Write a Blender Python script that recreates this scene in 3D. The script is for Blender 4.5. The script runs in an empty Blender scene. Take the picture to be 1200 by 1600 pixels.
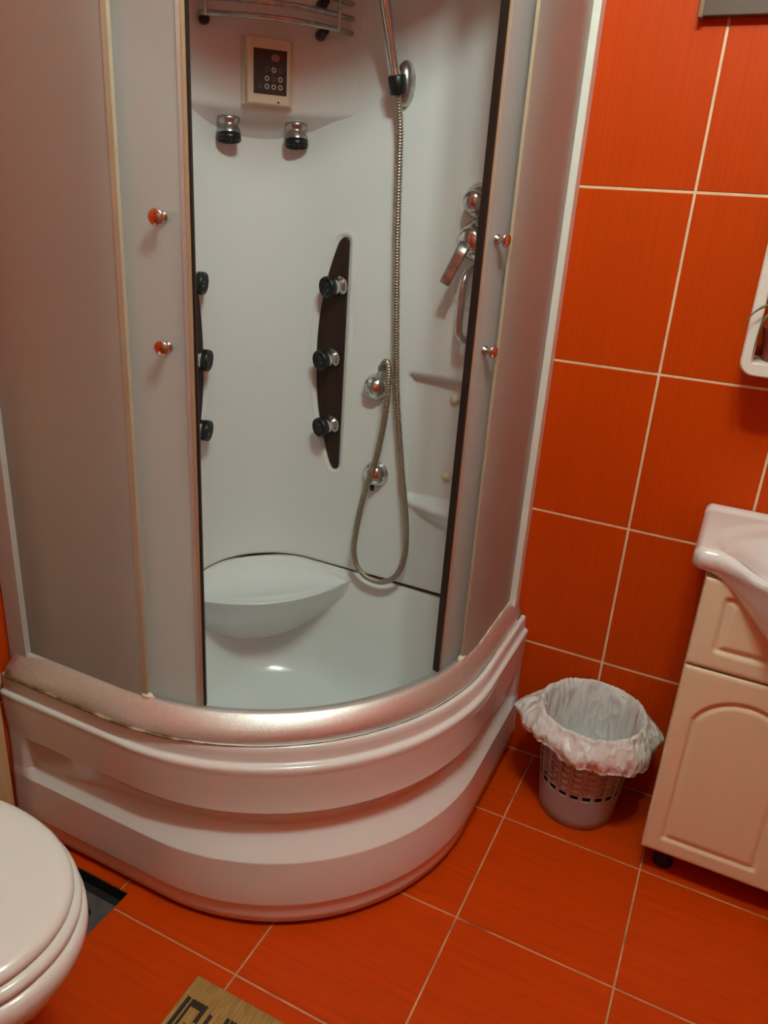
import bpy, bmesh, math, random
from mathutils import Vector, Matrix, noise

sc = bpy.context.scene
COL = sc.collection
random.seed(7)
PI = math.pi

# ------------------------------------------------------------------ camera
CAM = (1.18293797, -1.79389061, 1.40375305)
YAW, PITCH, ROLL = 0.427228019, -0.379224275, 0.0685547345
fwd = Vector((-math.sin(YAW) * math.cos(PITCH), math.cos(YAW) * math.cos(PITCH), math.sin(PITCH)))
rgt = fwd.cross(Vector((0, 0, 1))).normalized()
upv = rgt.cross(fwd)
r2 = rgt * math.cos(ROLL) + upv * math.sin(ROLL)
u2 = -rgt * math.sin(ROLL) + upv * math.cos(ROLL)
cd = bpy.data.cameras.new('camera')
cam = bpy.data.objects.new('camera', cd)
COL.objects.link(cam)
cam.matrix_world = Matrix(((r2.x, u2.x, -fwd.x, CAM[0]), (r2.y, u2.y, -fwd.y, CAM[1]), (r2.z, u2.z, -fwd.z, CAM[2]), (0, 0, 0, 1)))
cd.sensor_width = 36.0
cd.lens = 1199.08 / 1600 * 36
cd.clip_start = 0.02
sc.camera = cam

# ------------------------------------------------------------------ world, exposure, lamp strength
world = bpy.data.worlds.new('world')
sc.world = world
world.use_nodes = True
world.node_tree.nodes['Background'].inputs[0].default_value = (0.9, 0.75, 0.6, 1)
world.node_tree.nodes['Background'].inputs[1].default_value = 0.0
sc.view_settings.view_transform = 'Standard'
sc.view_settings.look = 'None'
sc.view_settings.exposure = 0.0
sc.view_settings.gamma = 1.0
sc.view_settings.use_curve_mapping = False
LAMP_POS = (1.08, -1.15, 2.40)
LAMP_STRENGTH = 222.0
LAMP_COLOR = (0.77, 1.0, 0.92)

# ------------------------------------------------------------------ materials
def mat(name, color, rough=0.5, metal=0.0, spec=0.5, coat=0.0, trans=0.0, ior=1.45, var=0.0, vscale=20.0, bump=0.0, bscale=200.0, stretch=(1, 1, 1), dirt=None, emit=0.0, sss=0.0):
    m = bpy.data.materials.new(name)
    m.use_nodes = True
    nt = m.node_tree
    b = nt.nodes['Principled BSDF']
    b.inputs['Base Color'].default_value = (*color, 1)
    b.inputs['Roughness'].default_value = rough
    b.inputs['Metallic'].default_value = metal
    b.inputs['Specular IOR Level'].default_value = spec
    b.inputs['Coat Weight'].default_value = coat
    b.inputs['Coat Roughness'].default_value = 0.08
    b.inputs['Transmission Weight'].default_value = trans
    b.inputs['IOR'].default_value = ior
    if emit:
        b.inputs['Emission Color'].default_value = (*color, 1)
        b.inputs['Emission Strength'].default_value = emit
    tc = nt.nodes.new('ShaderNodeTexCoord')
    mp = nt.nodes.new('ShaderNodeMapping')
    mp.inputs['Scale'].default_value = stretch
    nt.links.new(tc.outputs['Object'], mp.inputs['Vector'])
    if var:
        n = nt.nodes.new('ShaderNodeTexNoise')
        n.inputs['Scale'].default_value = vscale
        n.inputs['Detail'].default_value = 4
        nt.links.new(mp.outputs[0], n.inputs['Vector'])
        mr = nt.nodes.new('ShaderNodeMapRange')
        mr.inputs['From Min'].default_value = 0.3
        mr.inputs['From Max'].default_value = 0.7
        mr.inputs['To Min'].default_value = 1 - var
        mr.inputs['To Max'].default_value = 1 + var * 0.6
        nt.links.new(n.outputs['Fac'], mr.inputs['Value'])
        mx = nt.nodes.new('ShaderNodeMix')
        mx.data_type = 'RGBA'
        mx.blend_type = 'MULTIPLY'
        mx.inputs['Factor'].default_value = 1
        mx.inputs['A'].default_value = (*color, 1)
        nt.links.new(mr.outputs[0], mx.inputs['B'])
        nt.links.new(mx.outputs['Result'], b.inputs['Base Color'])
        if dirt:
            n2 = nt.nodes.new('ShaderNodeTexNoise')
            n2.inputs['Scale'].default_value = dirt[1]
            n2.inputs['Detail'].default_value = 6
            nt.links.new(tc.outputs['Object'], n2.inputs['Vector'])
            rp = nt.nodes.new('ShaderNodeMapRange')
            rp.inputs['From Min'].default_value = dirt[2]
            rp.inputs['From Max'].default_value = dirt[2] + 0.12
            nt.links.new(n2.outputs['Fac'], rp.inputs['Value'])
            m2 = nt.nodes.new('ShaderNodeMix')
            m2.data_type = 'RGBA'
            nt.links.new(rp.outputs[0], m2.inputs['Factor'])
            nt.links.new(mx.outputs['Result'], m2.inputs['A'])
            m2.inputs['B'].default_value = (*dirt[0], 1)
            nt.links.new(m2.outputs['Result'], b.inputs['Base Color'])
    if bump:
        n = nt.nodes.new('ShaderNodeTexNoise')
        n.inputs['Scale'].default_value = bscale
        n.inputs['Detail'].default_value = 3
        nt.links.new(mp.outputs[0], n.inputs['Vector'])
        bp = nt.nodes.new('ShaderNodeBump')
        bp.inputs['Strength'].default_value = bump
        bp.inputs['Distance'].default_value = 0.002
        nt.links.new(n.outputs['Fac'], bp.inputs['Height'])
        nt.links.new(bp.outputs[0], b.inputs['Normal'])
    return m

def frosted(name, tint, rough, diffuse, bump=0.0, bscale=600):
    """etched glass: rough refraction with a share of scattering and a soft sheen"""
    m = bpy.data.materials.new(name)
    m.use_nodes = True
    nt = m.node_tree
    nt.nodes.clear()
    out = nt.nodes.new('ShaderNodeOutputMaterial')
    rf = nt.nodes.new('ShaderNodeBsdfRefraction')
    rf.inputs['Color'].default_value = (*tint, 1)
    rf.inputs['Roughness'].default_value = rough
    rf.inputs['IOR'].default_value = 1.12
    tl = nt.nodes.new('ShaderNodeBsdfTranslucent')
    tl.inputs['Color'].default_value = (*tint, 1)
    df = nt.nodes.new('ShaderNodeBsdfDiffuse')
    df.inputs['Color'].default_value = (*[c * 0.80 for c in tint], 1)
    m1 = nt.nodes.new('ShaderNodeMixShader')
    m1.inputs[0].default_value = 0.45
    nt.links.new(tl.outputs[0], m1.inputs[1])
    nt.links.new(df.outputs[0], m1.inputs[2])
    m2 = nt.nodes.new('ShaderNodeMixShader')
    m2.inputs[0].default_value = diffuse
    nt.links.new(rf.outputs[0], m2.inputs[1])
    nt.links.new(m1.outputs[0], m2.inputs[2])
    gl = nt.nodes.new('ShaderNodeBsdfGlossy')
    gl.inputs['Roughness'].default_value = 0.38
    fr = nt.nodes.new('ShaderNodeFresnel')
    fr.inputs['IOR'].default_value = 1.4
    m3 = nt.nodes.new('ShaderNodeMixShader')
    nt.links.new(fr.outputs[0], m3.inputs[0])
    nt.links.new(m2.outputs[0], m3.inputs[1])
    nt.links.new(gl.outputs[0], m3.inputs[2])
    if bump:
        tc = nt.nodes.new('ShaderNodeTexCoord')
        n = nt.nodes.new('ShaderNodeTexNoise')
        n.inputs['Scale'].default_value = bscale
        nt.links.new(tc.outputs['Object'], n.inputs['Vector'])
        bp = nt.nodes.new('ShaderNodeBump')
        bp.inputs['Strength'].default_value = bump
        bp.inputs['Distance'].default_value = 0.001
        nt.links.new(n.outputs['Fac'], bp.inputs['Height'])
        for s in (rf, tl, df, gl):
            nt.links.new(bp.outputs[0], s.inputs['Normal'])
    nt.links.new(m3.outputs[0], out.inputs['Surface'])
    return m

M = {}
M['tile_wall'] = mat('tile_wall', (0.555, 0.050, 0.0), 0.45, spec=0.16, var=0.09, vscale=1.0, stretch=(160, 1.2, 1), bump=0.12, bscale=1.0)
M['tile_floor'] = mat('tile_floor', (0.565, 0.048, 0.0), 0.38, spec=0.22, var=0.12, vscale=1.0, stretch=(4, 90, 1), bump=0.06, bscale=1.0)
M['door_wood'] = mat('door_wood', (0.34, 0.20, 0.11), 0.45, var=0.2, vscale=2, stretch=(40, 40, 2.5))
M['grout'] = mat('grout', (0.84, 0.60, 0.38), 0.9, var=0.12, vscale=30)
M['grout_floor'] = mat('grout_floor', (0.62, 0.33, 0.16), 0.9, var=0.25, vscale=14, dirt=((0.20, 0.06, 0.02), 6.0, 0.58))
M['plaster'] = mat('plaster', (0.82, 0.78, 0.70), 0.9, var=0.04)
M['acrylic'] = mat('acrylic', (0.80, 0.795, 0.78), 0.14, spec=0.5, coat=0.5)
M['acrylic_panel'] = mat('acrylic_panel', (0.79, 0.785, 0.77), 0.22, spec=0.45)
M['ceramic'] = mat('ceramic', (0.82, 0.80, 0.78), 0.08, spec=0.5, coat=0.5)
M['toilet_plastic'] = mat('toilet_plastic', (0.80, 0.79, 0.755), 0.14, spec=0.5)
M['alu'] = mat('alu', (0.72, 0.69, 0.65), 0.36, metal=0.85, var=0.15, vscale=3, stretch=(30, 30, 300))
M['alu_rail'] = mat('alu_rail', (0.80, 0.75, 0.72), 0.42, metal=0.75, var=0.07, vscale=150, bump=0.15, bscale=400, dirt=((0.80, 0.72, 0.62), 35.0, 0.66))
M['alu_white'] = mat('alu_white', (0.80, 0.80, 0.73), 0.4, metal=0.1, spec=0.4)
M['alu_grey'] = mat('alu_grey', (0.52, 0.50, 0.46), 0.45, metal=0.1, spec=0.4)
M['chrome'] = mat('chrome', (0.66, 0.65, 0.63), 0.15, metal=1.0)
M['chrome_worn'] = mat('chrome_worn', (0.55, 0.53, 0.50), 0.28, metal=1.0, var=0.3, vscale=60)
M['hose'] = mat('hose', (0.40, 0.34, 0.26), 0.38, metal=0.9)
M['rubber'] = mat('rubber', (0.018, 0.010, 0.007), 0.5)
M['black'] = mat('black', (0.012, 0.012, 0.012), 0.35)
M['tan_strip'] = mat('tan_strip', (0.40, 0.28, 0.17), 0.45)
M['pink_strip'] = mat('pink_strip', (0.48, 0.41, 0.36), 0.4, metal=0.2)
M['clear_edge'] = mat('clear_edge', (0.44, 0.36, 0.25), 0.35)
M['board'] = mat('board', (0.030, 0.011, 0.006), 0.45, var=0.4, vscale=1.5, stretch=(60, 60, 2))
M['cream'] = mat('cream', (0.80, 0.68, 0.50), 0.35, spec=0.4)
M['vanity'] = mat('vanity', (0.82, 0.68, 0.47), 0.36, spec=0.4)
M['panel_beige'] = mat('panel_beige', (0.72, 0.56, 0.40), 0.4)
M['screen'] = mat('screen', (0.020, 0.015, 0.012), 0.35)
M['icon'] = mat('icon', (0.55, 0.45, 0.36), 0.5)
M['icon_dim'] = mat('icon_dim', (0.10, 0.06, 0.045), 0.5)
M['silicone'] = mat('silicone', (0.78, 0.70, 0.54), 0.55, var=0.2, vscale=60)
M['tape'] = mat('tape', (0.80, 0.70, 0.62), 0.3, var=0.15, vscale=25)
M['tape'].node_tree.nodes['Principled BSDF'].inputs['Alpha'].default_value = 0.45
M['grime'] = mat('grime', (0.20, 0.11, 0.045), 0.7, var=0.6, vscale=60, dirt=((0.55, 0.42, 0.26), 28.0, 0.52))
M['bin'] = mat('bin', (0.40, 0.36, 0.35), 0.45, spec=0.4)
M['liner'] = mat('liner', (0.80, 0.78, 0.76), 0.35, spec=0.5, bump=0.25, bscale=90)
def crumple(m, scale, dist, strength):
    nt = m.node_tree
    tc = nt.nodes.new('ShaderNodeTexCoord')
    mp = nt.nodes.new('ShaderNodeMapping')
    mp.inputs['Scale'].default_value = (1, 1, 0.45)
    nt.links.new(tc.outputs['Object'], mp.inputs[0])
    nz = nt.nodes.new('ShaderNodeTexNoise')
    nz.inputs['Scale'].default_value = scale * 0.6
    nt.links.new(mp.outputs[0], nz.inputs['Vector'])
    mx = nt.nodes.new('ShaderNodeMix')
    mx.data_type = 'VECTOR'
    mx.inputs['Factor'].default_value = 0.06
    nt.links.new(mp.outputs[0], mx.inputs[4])
    nt.links.new(nz.outputs['Color'], mx.inputs[5])
    v = nt.nodes.new('ShaderNodeTexVoronoi')
    v.inputs['Scale'].default_value = scale
    nt.links.new(mx.outputs[1], v.inputs['Vector'])
    b = nt.nodes.new('ShaderNodeBump')
    b.inputs['Strength'].default_value = strength
    b.inputs['Distance'].default_value = dist
    nt.links.new(v.outputs['Distance'], b.inputs['Height'])
    nt.links.new(b.outputs[0], nt.nodes['Principled BSDF'].inputs['Normal'])
crumple(M['liner'], 38, 0.012, 0.75)
M['wood'] = mat('wood', (0.62, 0.42, 0.22), 0.5, var=0.18, vscale=2, stretch=(40, 40, 2.5))
M['mat'] = mat('mat', (0.42, 0.25, 0.075), 0.75, var=0.22, vscale=1.0, stretch=(110, 30, 1), bump=0.5, bscale=1.0)
M['mat_print'] = mat('mat_print', (0.040, 0.022, 0.016), 0.8, var=0.4, vscale=200)
M['dark'] = mat('dark', (0.010, 0.008, 0.007), 0.8)
M['drain'] = mat('drain', (0.11, 0.115, 0.11), 0.45, metal=0.3, var=0.3, vscale=40)
M['brown_panel'] = mat('brown_panel', (0.085, 0.036, 0.020), 0.45, var=0.1)
M['brown_edge'] = mat('brown_edge', (0.20, 0.10, 0.045), 0.45)
M['white_frame'] = mat('white_frame', (0.80, 0.77, 0.70), 0.35, spec=0.4)
M['leaf'] = mat('leaf', (0.16, 0.13, 0.030), 0.45, var=0.3, vscale=20)
M['pot'] = mat('pot', (0.32, 0.045, 0.03), 0.5)
M['soil'] = mat('soil', (0.03, 0.02, 0.012), 0.95)
M['frost_fixed'] = frosted('frost_fixed', (0.97, 0.95, 0.90), 0.5, 0.60)
M['frost_door'] = frosted('frost_door', (0.99, 0.99, 0.97), 0.30, 0.62, bump=0.35, bscale=900)
M['bulb'] = mat('bulb', LAMP_COLOR, 0.5, emit=LAMP_STRENGTH)
M['led'] = mat('led', (0.28, 0.12, 0.07), 0.4)

# ------------------------------------------------------------------ mesh builder
class MB:
    def __init__(s):
        s.v = []
        s.f = []
        s.sm = []

    def add(s, vs, fs, smooth=False):
        o = len(s.v)
        s.v += [tuple(v) for v in vs]
        s.f += [tuple(i + o for i in f) for f in fs]
        s.sm += [smooth] * len(fs)
        return s

    def box(s, a, b, bevel=0.0, smooth=False):
        x0, y0, z0 = a
        x1, y1, z1 = b
        if bevel <= 0:
            vs = [(x0, y0, z0), (x1, y0, z0), (x1, y1, z0), (x0, y1, z0), (x0, y0, z1), (x1, y0, z1), (x1, y1, z1), (x0, y1, z1)]
            return s.add(vs, [(0, 3, 2, 1), (4, 5, 6, 7), (0, 1, 5, 4), (1, 2, 6, 5), (2, 3, 7, 6), (3, 0, 4, 7)])
        bm = bmesh.new()
        bmesh.ops.create_cube(bm, size=1)
        for v in bm.verts:
            v.co = Vector(((x0 + x1) / 2 + v.co.x * (x1 - x0), (y0 + y1) / 2 + v.co.y * (y1 - y0), (z0 + z1) / 2 + v.co.z * (z1 - z0)))
        bmesh.ops.bevel(bm, geom=list(bm.edges), offset=bevel, segments=3, affect='EDGES', profile=0.5)
        bm.verts.index_update()
        s.add([v.co for v in bm.verts], [[v.index for v in f.verts] for f in bm.faces], smooth)
        bm.free()
        return s

    def loft(s, rings, closed=True, cap0=False, cap1=False, smooth=True):
        n = len(rings[0])
        o = len(s.v)
        for r in rings:
            s.v += [tuple(p) for p in r]
        m = n if closed else n - 1
        for i in range(len(rings) - 1):
            for j in range(m):
                k = (j + 1) % n
                s.f.append((o + i * n + j, o + i * n + k, o + (i + 1) * n + k, o + (i + 1) * n + j))
                s.sm.append(smooth)
        if cap0:
            s.f.append(tuple(o + j for j in reversed(range(n))))
            s.sm.append(False)
        if cap1:
            b = o + (len(rings) - 1) * n
            s.f.append(tuple(b + j for j in range(n)))
            s.sm.append(False)
        return s

    def lathe(s, prof, origin=(0, 0, 0), axis=(0, 0, 1), n=24, cap=True, smooth=True):
        """prof: list of (radius, height along axis)"""
        ax = Vector(axis).normalized()
        t = Vector((0, 0, 1)) if abs(ax.z) < 0.9 else Vector((1, 0, 0))
        e1 = ax.cross(t).normalized()
        e2 = ax.cross(e1)
        O = Vector(origin)
        rings = [[O + ax * h + (e1 * math.cos(2 * PI * i / n) + e2 * math.sin(2 * PI * i / n)) * r for i in range(n)] for r, h in prof]
        return s.loft(rings, True, cap, cap, smooth)

    def tube(s, pts, rad, n=10, cap=True, smooth=True):
        pts = [Vector(p) for p in pts]
        rings = []
        prev = None
        for i, p in enumerate(pts):
            d = (pts[min(i + 1, len(pts) - 1)] - pts[max(i - 1, 0)]).normalized()
            if prev is None:
                t = Vector((0, 0, 1)) if abs(d.z) < 0.9 else Vector((1, 0, 0))
                e1 = d.cross(t).normalized()
            else:
                e1 = (prev - d * prev.dot(d)).normalized()
            prev = e1
            e2 = d.cross(e1)
            r = rad[i] if isinstance(rad, (list, tuple)) else rad
            rings.append([p + (e1 * math.cos(2 * PI * k / n) + e2 * math.sin(2 * PI * k / n)) * r for k in range(n)])
        return s.loft(rings, True, cap, cap, smooth)

    def sphere(s, c, r, n=20, m=12, scale=(1, 1, 1)):
        rings = []
        for i in range(m + 1):
            a = PI * i / m
            rr = max(math.sin(a), 0.002)
            rings.append([(c[0] + r * scale[0] * rr * math.cos(2 * PI * k / n), c[1] + r * scale[1] * rr * math.sin(2 * PI * k / n), c[2] - r * scale[2] * math.cos(a)) for k in range(n)])
        return s.loft(rings, True, True, True)

    def mesh(s, name, m, off=(0, 0, 0), solid=0.0):
        me = bpy.data.meshes.new(name)
        me.from_pydata([(v[0] - off[0], v[1] - off[1], v[2] - off[2]) for v in s.v], [], s.f)
        me.polygons.foreach_set('use_smooth', s.sm)
        bm = bmesh.new()
        bm.from_mesh(me)
        bmesh.ops.recalc_face_normals(bm, faces=bm.faces)
        if solid:
            bmesh.ops.solidify(bm, geom=list(bm.faces), thickness=solid)
        bm.to_mesh(me)
        bm.free()
        me.materials.append(m)
        me.update()
        return me

    def build(s, name, m, parent=None, solid=0.0):
        off = (0, 0, 0)
        if parent is not None:
            w = Vector((0, 0, 0))
            q = parent
            while q is not None:
                w += q.location
                q = q.parent
            off = w
        o = bpy.data.objects.new(name, s.mesh(name, m, off, solid))
        COL.objects.link(o)
        if parent is not None:
            o.parent = parent
        return o

def tag(o, label=None, cat=None, group=None, kind=None):
    if label: o['label'] = label
    if cat: o['category'] = cat
    if group: o['group'] = group
    if kind: o['kind'] = kind
    return o

def thing(name, label, cat, loc=(0, 0, 0), group=None):
    o = bpy.data.objects.new(name, None)
    o.empty_display_size = 0.05
    COL.objects.link(o)
    o.location = loc
    return tag(o, label, cat, group)

def catmull(pts, n=12):
    pts = [Vector(p) for p in pts]
    P = [pts[0] * 2 - pts[1]] + pts + [pts[-1] * 2 - pts[-2]]
    out = []
    for i in range(1, len(P) - 2):
        for k in range(n):
            t = k / n
            a, b, c, d = P[i - 1], P[i], P[i + 1], P[i + 2]
            out.append(0.5 * ((2 * b) + (c - a) * t + (2 * a - 5 * b + 4 * c - d) * t * t + (3 * b - a - 3 * c + d) * t ** 3))
    out.append(pts[-1])
    return out

def resample(pts, step):
    out = [pts[0]]
    acc = 0.0
    for a, b in zip(pts, pts[1:]):
        L = (b - a).length
        if L < 1e-9: continue
        d = step - acc
        while d <= L:
            out.append(a.lerp(b, d / L))
            d += step
        acc = (acc + L) % step
    return out

def sstep(a, b, x):
    if a == b: return 1.0 if x >= a else 0.0
    t = min(1, max(0, (x - a) / (b - a)))
    return t * t * (3 - 2 * t)

# ------------------------------------------------------------------ the room
XC = -0.10                           # plane of the cabin's left side
XL, XR, YB, YF, ZC = -0.115, 2.20, 0.0, -2.35, 2.54
WALL_T = 0.008                      # tile thickness
def struct(name, mb, m, parent=None):
    o = mb.build(name, m, parent)
    if parent is None: o['kind'] = 'structure'
    return o

wall_back = struct('wall_back', MB().box((XL - 0.12, YB + 0.0015, -0.05), (XR + 0.12, YB + 0.12, ZC)), M['grout'])
wall_left = struct('wall_left', MB().box((XL - 0.12, YF - 0.12, -0.05), (XL - 0.0015, YB, ZC)), M['grout'])
wall_right = struct('wall_right', MB().box((XR + 0.0015, YF - 0.12, -0.05), (XR + 0.12, YB, ZC)), M['grout'])
wall_front = struct('wall_front', MB().box((XL, YF - 0.12, -0.05), (XR, YF - 0.0015, ZC)), M['grout'])
struct('ceiling', MB().box((XL - 0.12, YF - 0.12, ZC), (XR + 0.12, YB + 0.12, ZC + 0.1)), M['plaster'])
DR = (0.085, 0.232, -1.05, -0.892)   # the square hole of the floor drain
fl = MB()
fl.box((XL - 0.1, YF - 0.1, -0.06), (DR[0], YB, -0.0016))
fl.box((DR[1], YF - 0.1, -0.06), (XR + 0.1, YB, -0.0016))
fl.box((DR[0], YF - 0.1, -0.06), (DR[1], DR[2], -0.0016))
fl.box((DR[0], DR[3], -0.06), (DR[1], YB, -0.0016))
fl.box((DR[0], DR[2], -0.06), (DR[1], DR[3], -0.05))
floor = struct('floor', fl, M['grout_floor'])

_tiles = {}
def tile_mesh(a, b, m):
    key = (round(a, 4), round(b, 4), m.name)
    if key not in _tiles:
        e = 0.0012
        x, y = a / 2, b / 2
        z0, z1 = -0.006, 0.0
        vs = [(-x, -y, z0), (x, -y, z0), (x, y, z0), (-x, y, z0), (-x, -y, z1 - e), (x, -y, z1 - e), (x, y, z1 - e), (-x, y, z1 - e), (-x + e, -y + e, z1), (x - e, -y + e, z1), (x - e, y - e, z1), (-x + e, y - e, z1)]
        fs = [(8, 9, 10, 11)]
        for i in range(4):
            j = (i + 1) % 4
            fs += [(i, j, j + 4, i + 4), (i + 4, j + 4, j + 8, i + 8)]
        _tiles[key] = MB().add(vs, fs).mesh('tile', m)
    return _tiles[key]

def edges(o, step, lo, hi):
    k = math.floor((lo - o) / step)
    e = [lo]
    while True:
        k += 1
        v = o + k * step
        if v >= hi - 0.004: break
        if v > lo + 0.004: e.append(v)
    return e + [hi]

def lay(parent, us, vs, place, rot, m, g, skip=None):
    for a0, a1 in zip(us, us[1:]):
        for b0, b1 in zip(vs, vs[1:]):
            if skip and skip(a0, a1, b0, b1): continue
            w, h = a1 - a0 - g, b1 - b0 - g
            if w < 0.006 or h < 0.006: continue
            o = bpy.data.objects.new('tile', tile_mesh(w, h, m))
            COL.objects.link(o)
            o.location = place((a0 + a1) / 2, (b0 + b1) / 2)
            o.rotation_euler = rot
            o.parent = parent

TW, TH, TX, TZ = 0.2531, 0.3727, 1.0102, 0.3505
zs = edges(TZ, TH, 0.0, ZC)
G = 0.0054
lay(wall_back, edges(TX, TW, XL, XR), zs, lambda a, b: (a, YB, b), (PI / 2, 0, 0), M['tile_wall'], G)
lay(wall_left, edges(YB - 0.11, TW, YF, YB), zs, lambda a, b: (XL, a, b), (PI / 2, 0, PI / 2), M['tile_wall'], G)
lay(wall_right, edges(YB - 0.11, TW, YF, YB), zs, lambda a, b: (XR, a, b), (PI / 2, 0, -PI / 2), M['tile_wall'], G)
lay(wall_front, edges(TX, TW, XL, XR), zs, lambda a, b: (a, YF, b), (PI / 2, 0, PI), M['tile_wall'], G)
fx, fy = edges(0.8763, 0.333, XL, XR), edges(-0.2691, 0.333, YF, YB)
GF = 0.0040
def overlaps_drain(a0, a1, b0, b1):
    return a0 < DR[1] and a1 > DR[0] and b0 < DR[3] and b1 > DR[2]
lay(floor, fx, fy, lambda a, b: (a, b, 0), (0, 0, 0), M['tile_floor'], GF, overlaps_drain)
for a0, a1 in zip(fx, fx[1:]):                       # tiles cut around the drain
    for b0, b1 in zip(fy, fy[1:]):
        if not overlaps_drain(a0, a1, b0, b1): continue
        x0, x1, y0, y1 = a0 + GF / 2, a1 - GF / 2, b0 + GF / 2, b1 - GF / 2
        t = MB()
        hx0, hx1, hy0, hy1 = max(x0, DR[0]), min(x1, DR[1]), max(y0, DR[2]), min(y1, DR[3])
        for (p0, p1, q0, q1) in ((x0, hx0, y0, y1), (hx1, x1, y0, y1), (hx0, hx1, y0, hy0), (hx0, hx1, hy1, y1)):
            if p1 - p0 > 0.002 and q1 - q0 > 0.002:
                t.box((p0, q0, -0.006), (p1, q1, 0.0))
        c = ((a0 + a1) / 2, (b0 + b1) / 2, 0)
        o = bpy.data.objects.new('tile', t.mesh('tile', M['tile_floor'], c))
        COL.objects.link(o)
        o.location = c
        o.parent = floor

door_1 = struct('door_1', MB().box((0.55, YF + 0.001, 0.004), (1.35, YF + 0.032, 2.02), 0.003), M['door_wood'])
MB().lathe([(0.012, 0.0), (0.012, 0.03), (0.024, 0.036), (0.026, 0.05), (0.018, 0.062), (0.001, 0.064)], (0.62, YF + 0.032, 1.0), (0, 1, 0), 20).build('door_handle', M['chrome'], door_1)
for (x0, x1, z0, z1) in ((0.47, 0.546, 0.001, 2.10), (1.354, 1.43, 0.001, 2.10), (0.546, 1.354, 2.024, 2.10)):
    MB().box((x0, YF + 0.001, z0), (x1, YF + 0.022, z1), 0.002).build('door_frame', M['door_wood'], door_1)

# ceiling lamp (out of the picture, lights the room)
lamp = thing('ceiling_lamp', 'ceiling lamp with two bare warm bulbs above the middle of the room', 'lamp', (LAMP_POS[0], LAMP_POS[1], ZC))
MB().lathe([(0.0, 0), (0.07, 0), (0.075, -0.01), (0.06, -0.03), (0.0, -0.03)], (LAMP_POS[0], LAMP_POS[1], ZC), n=28, cap=False).build('base', M['chrome'], lamp)
for sx in (-1, 1):
    bx = LAMP_POS[0] + sx * 0.095
    MB().lathe([(0.02, 0), (0.018, 0.04)], (bx, LAMP_POS[1], LAMP_POS[2] + 0.050), n=16).build('lamp_holder', M['chrome'], lamp)
    MB().tube([(LAMP_POS[0], LAMP_POS[1], ZC - 0.028), (bx, LAMP_POS[1], LAMP_POS[2] + 0.075)], 0.008).build('arm', M['chrome'], lamp)
    MB().sphere((bx, LAMP_POS[1], LAMP_POS[2]), 0.055, 20, 12).build('bulb', M['bulb'], lamp)

# ------------------------------------------------------------------ shower cabin
def W(u, v, z):
    """cabin coordinates: u along the back wall, v along the left wall, both from the corner"""
    return (XC + u, -v, z)

def outline(U, V, r, n=44, ns=8, e=0.003):
    pts = [(U, e + (V - r - e) * i / ns) for i in range(ns)]
    pts += [(U - r + r * math.cos(PI / 2 * i / n), V - r + r * math.sin(PI / 2 * i / n)) for i in range(n + 1)]
    pts += [(e + (U - r - e) * (ns - 1 - i) / ns, V) for i in range(ns)]
    return pts

def rquad(U, V, r, b, rb, rc, n=14):
    """closed quadrant shape with the back corner (b,b) rounded by rb"""
    pts = []
    def arc(cx, cy, rr, a0, a1, k):
        for i in range(k + 1):
            a = math.radians(a0 + (a1 - a0) * i / k)
            pts.append((cx + rr * math.cos(a), cy + rr * math.sin(a)))
    arc(U - rc, b + rc, rc, -90, 0, 6)
    arc(U - r, V - r, r, 0, 90, 40)
    arc(b + rc, V - rc, rc, 90, 180, 6)
    arc(b + rb, b + rb, rb, 180, 270, 24)
    return pts

cabin = thing('shower_cabin', 'white corner shower cabin with curved sliding frosted glass doors and high tray', 'shower cabin', (XC, 0, 0))

# tray
tr = MB()
SEAM = 0.462
def tray_ring(U, V, r, b, rb, zf, zb, rc=0.05):
    ring = []
    for (u, v) in rquad(U, V, r, b, rb, rc):
        w = max(1 - sstep(b, b + 0.12, u), 1 - sstep(b, b + 0.12, v)) if True else 0
        w *= 1 - sstep(0.74, 0.86, max(u, v)) * 0.9
        ring.append(W(u, v, zf + (zb - zf) * w))
    return ring
rings = [tray_ring(0.892, 0.862, 0.585, 0.012, 0.03, 0.395, 0.40),
         tray_ring(0.892, 0.862, 0.585, 0.012, 0.03, 0.424, 0.456),
         tray_ring(0.845, 0.812, 0.56, 0.078, 0.20, 0.424, 0.460),
         tray_ring(0.835, 0.800, 0.55, 0.086, 0.20, 0.420, 0.455),
         tray_ring(0.822, 0.790, 0.55, 0.094, 0.20, 0.405, 0.435),
         tray_ring(0.80, 0.765, 0.54, 0.115, 0.22, 0.30, 0.32),
         tray_ring(0.78, 0.745, 0.52, 0.134, 0.24, 0.19, 0.19),
         tray_ring(0.765, 0.73, 0.50, 0.152, 0.26, 0.145, 0.145),
         tray_ring(0.735, 0.70, 0.48, 0.185, 0.27, 0.121, 0.121),
         tray_ring(0.69, 0.66, 0.44, 0.235, 0.26, 0.112, 0.112),
         tray_ring(0.55, 0.53, 0.20, 0.36, 0.10, 0.108, 0.108, 0.04)]
tr.loft(rings, True, False, True)
tray = tr.build('shower_tray', M['acrylic'], cabin)

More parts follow.
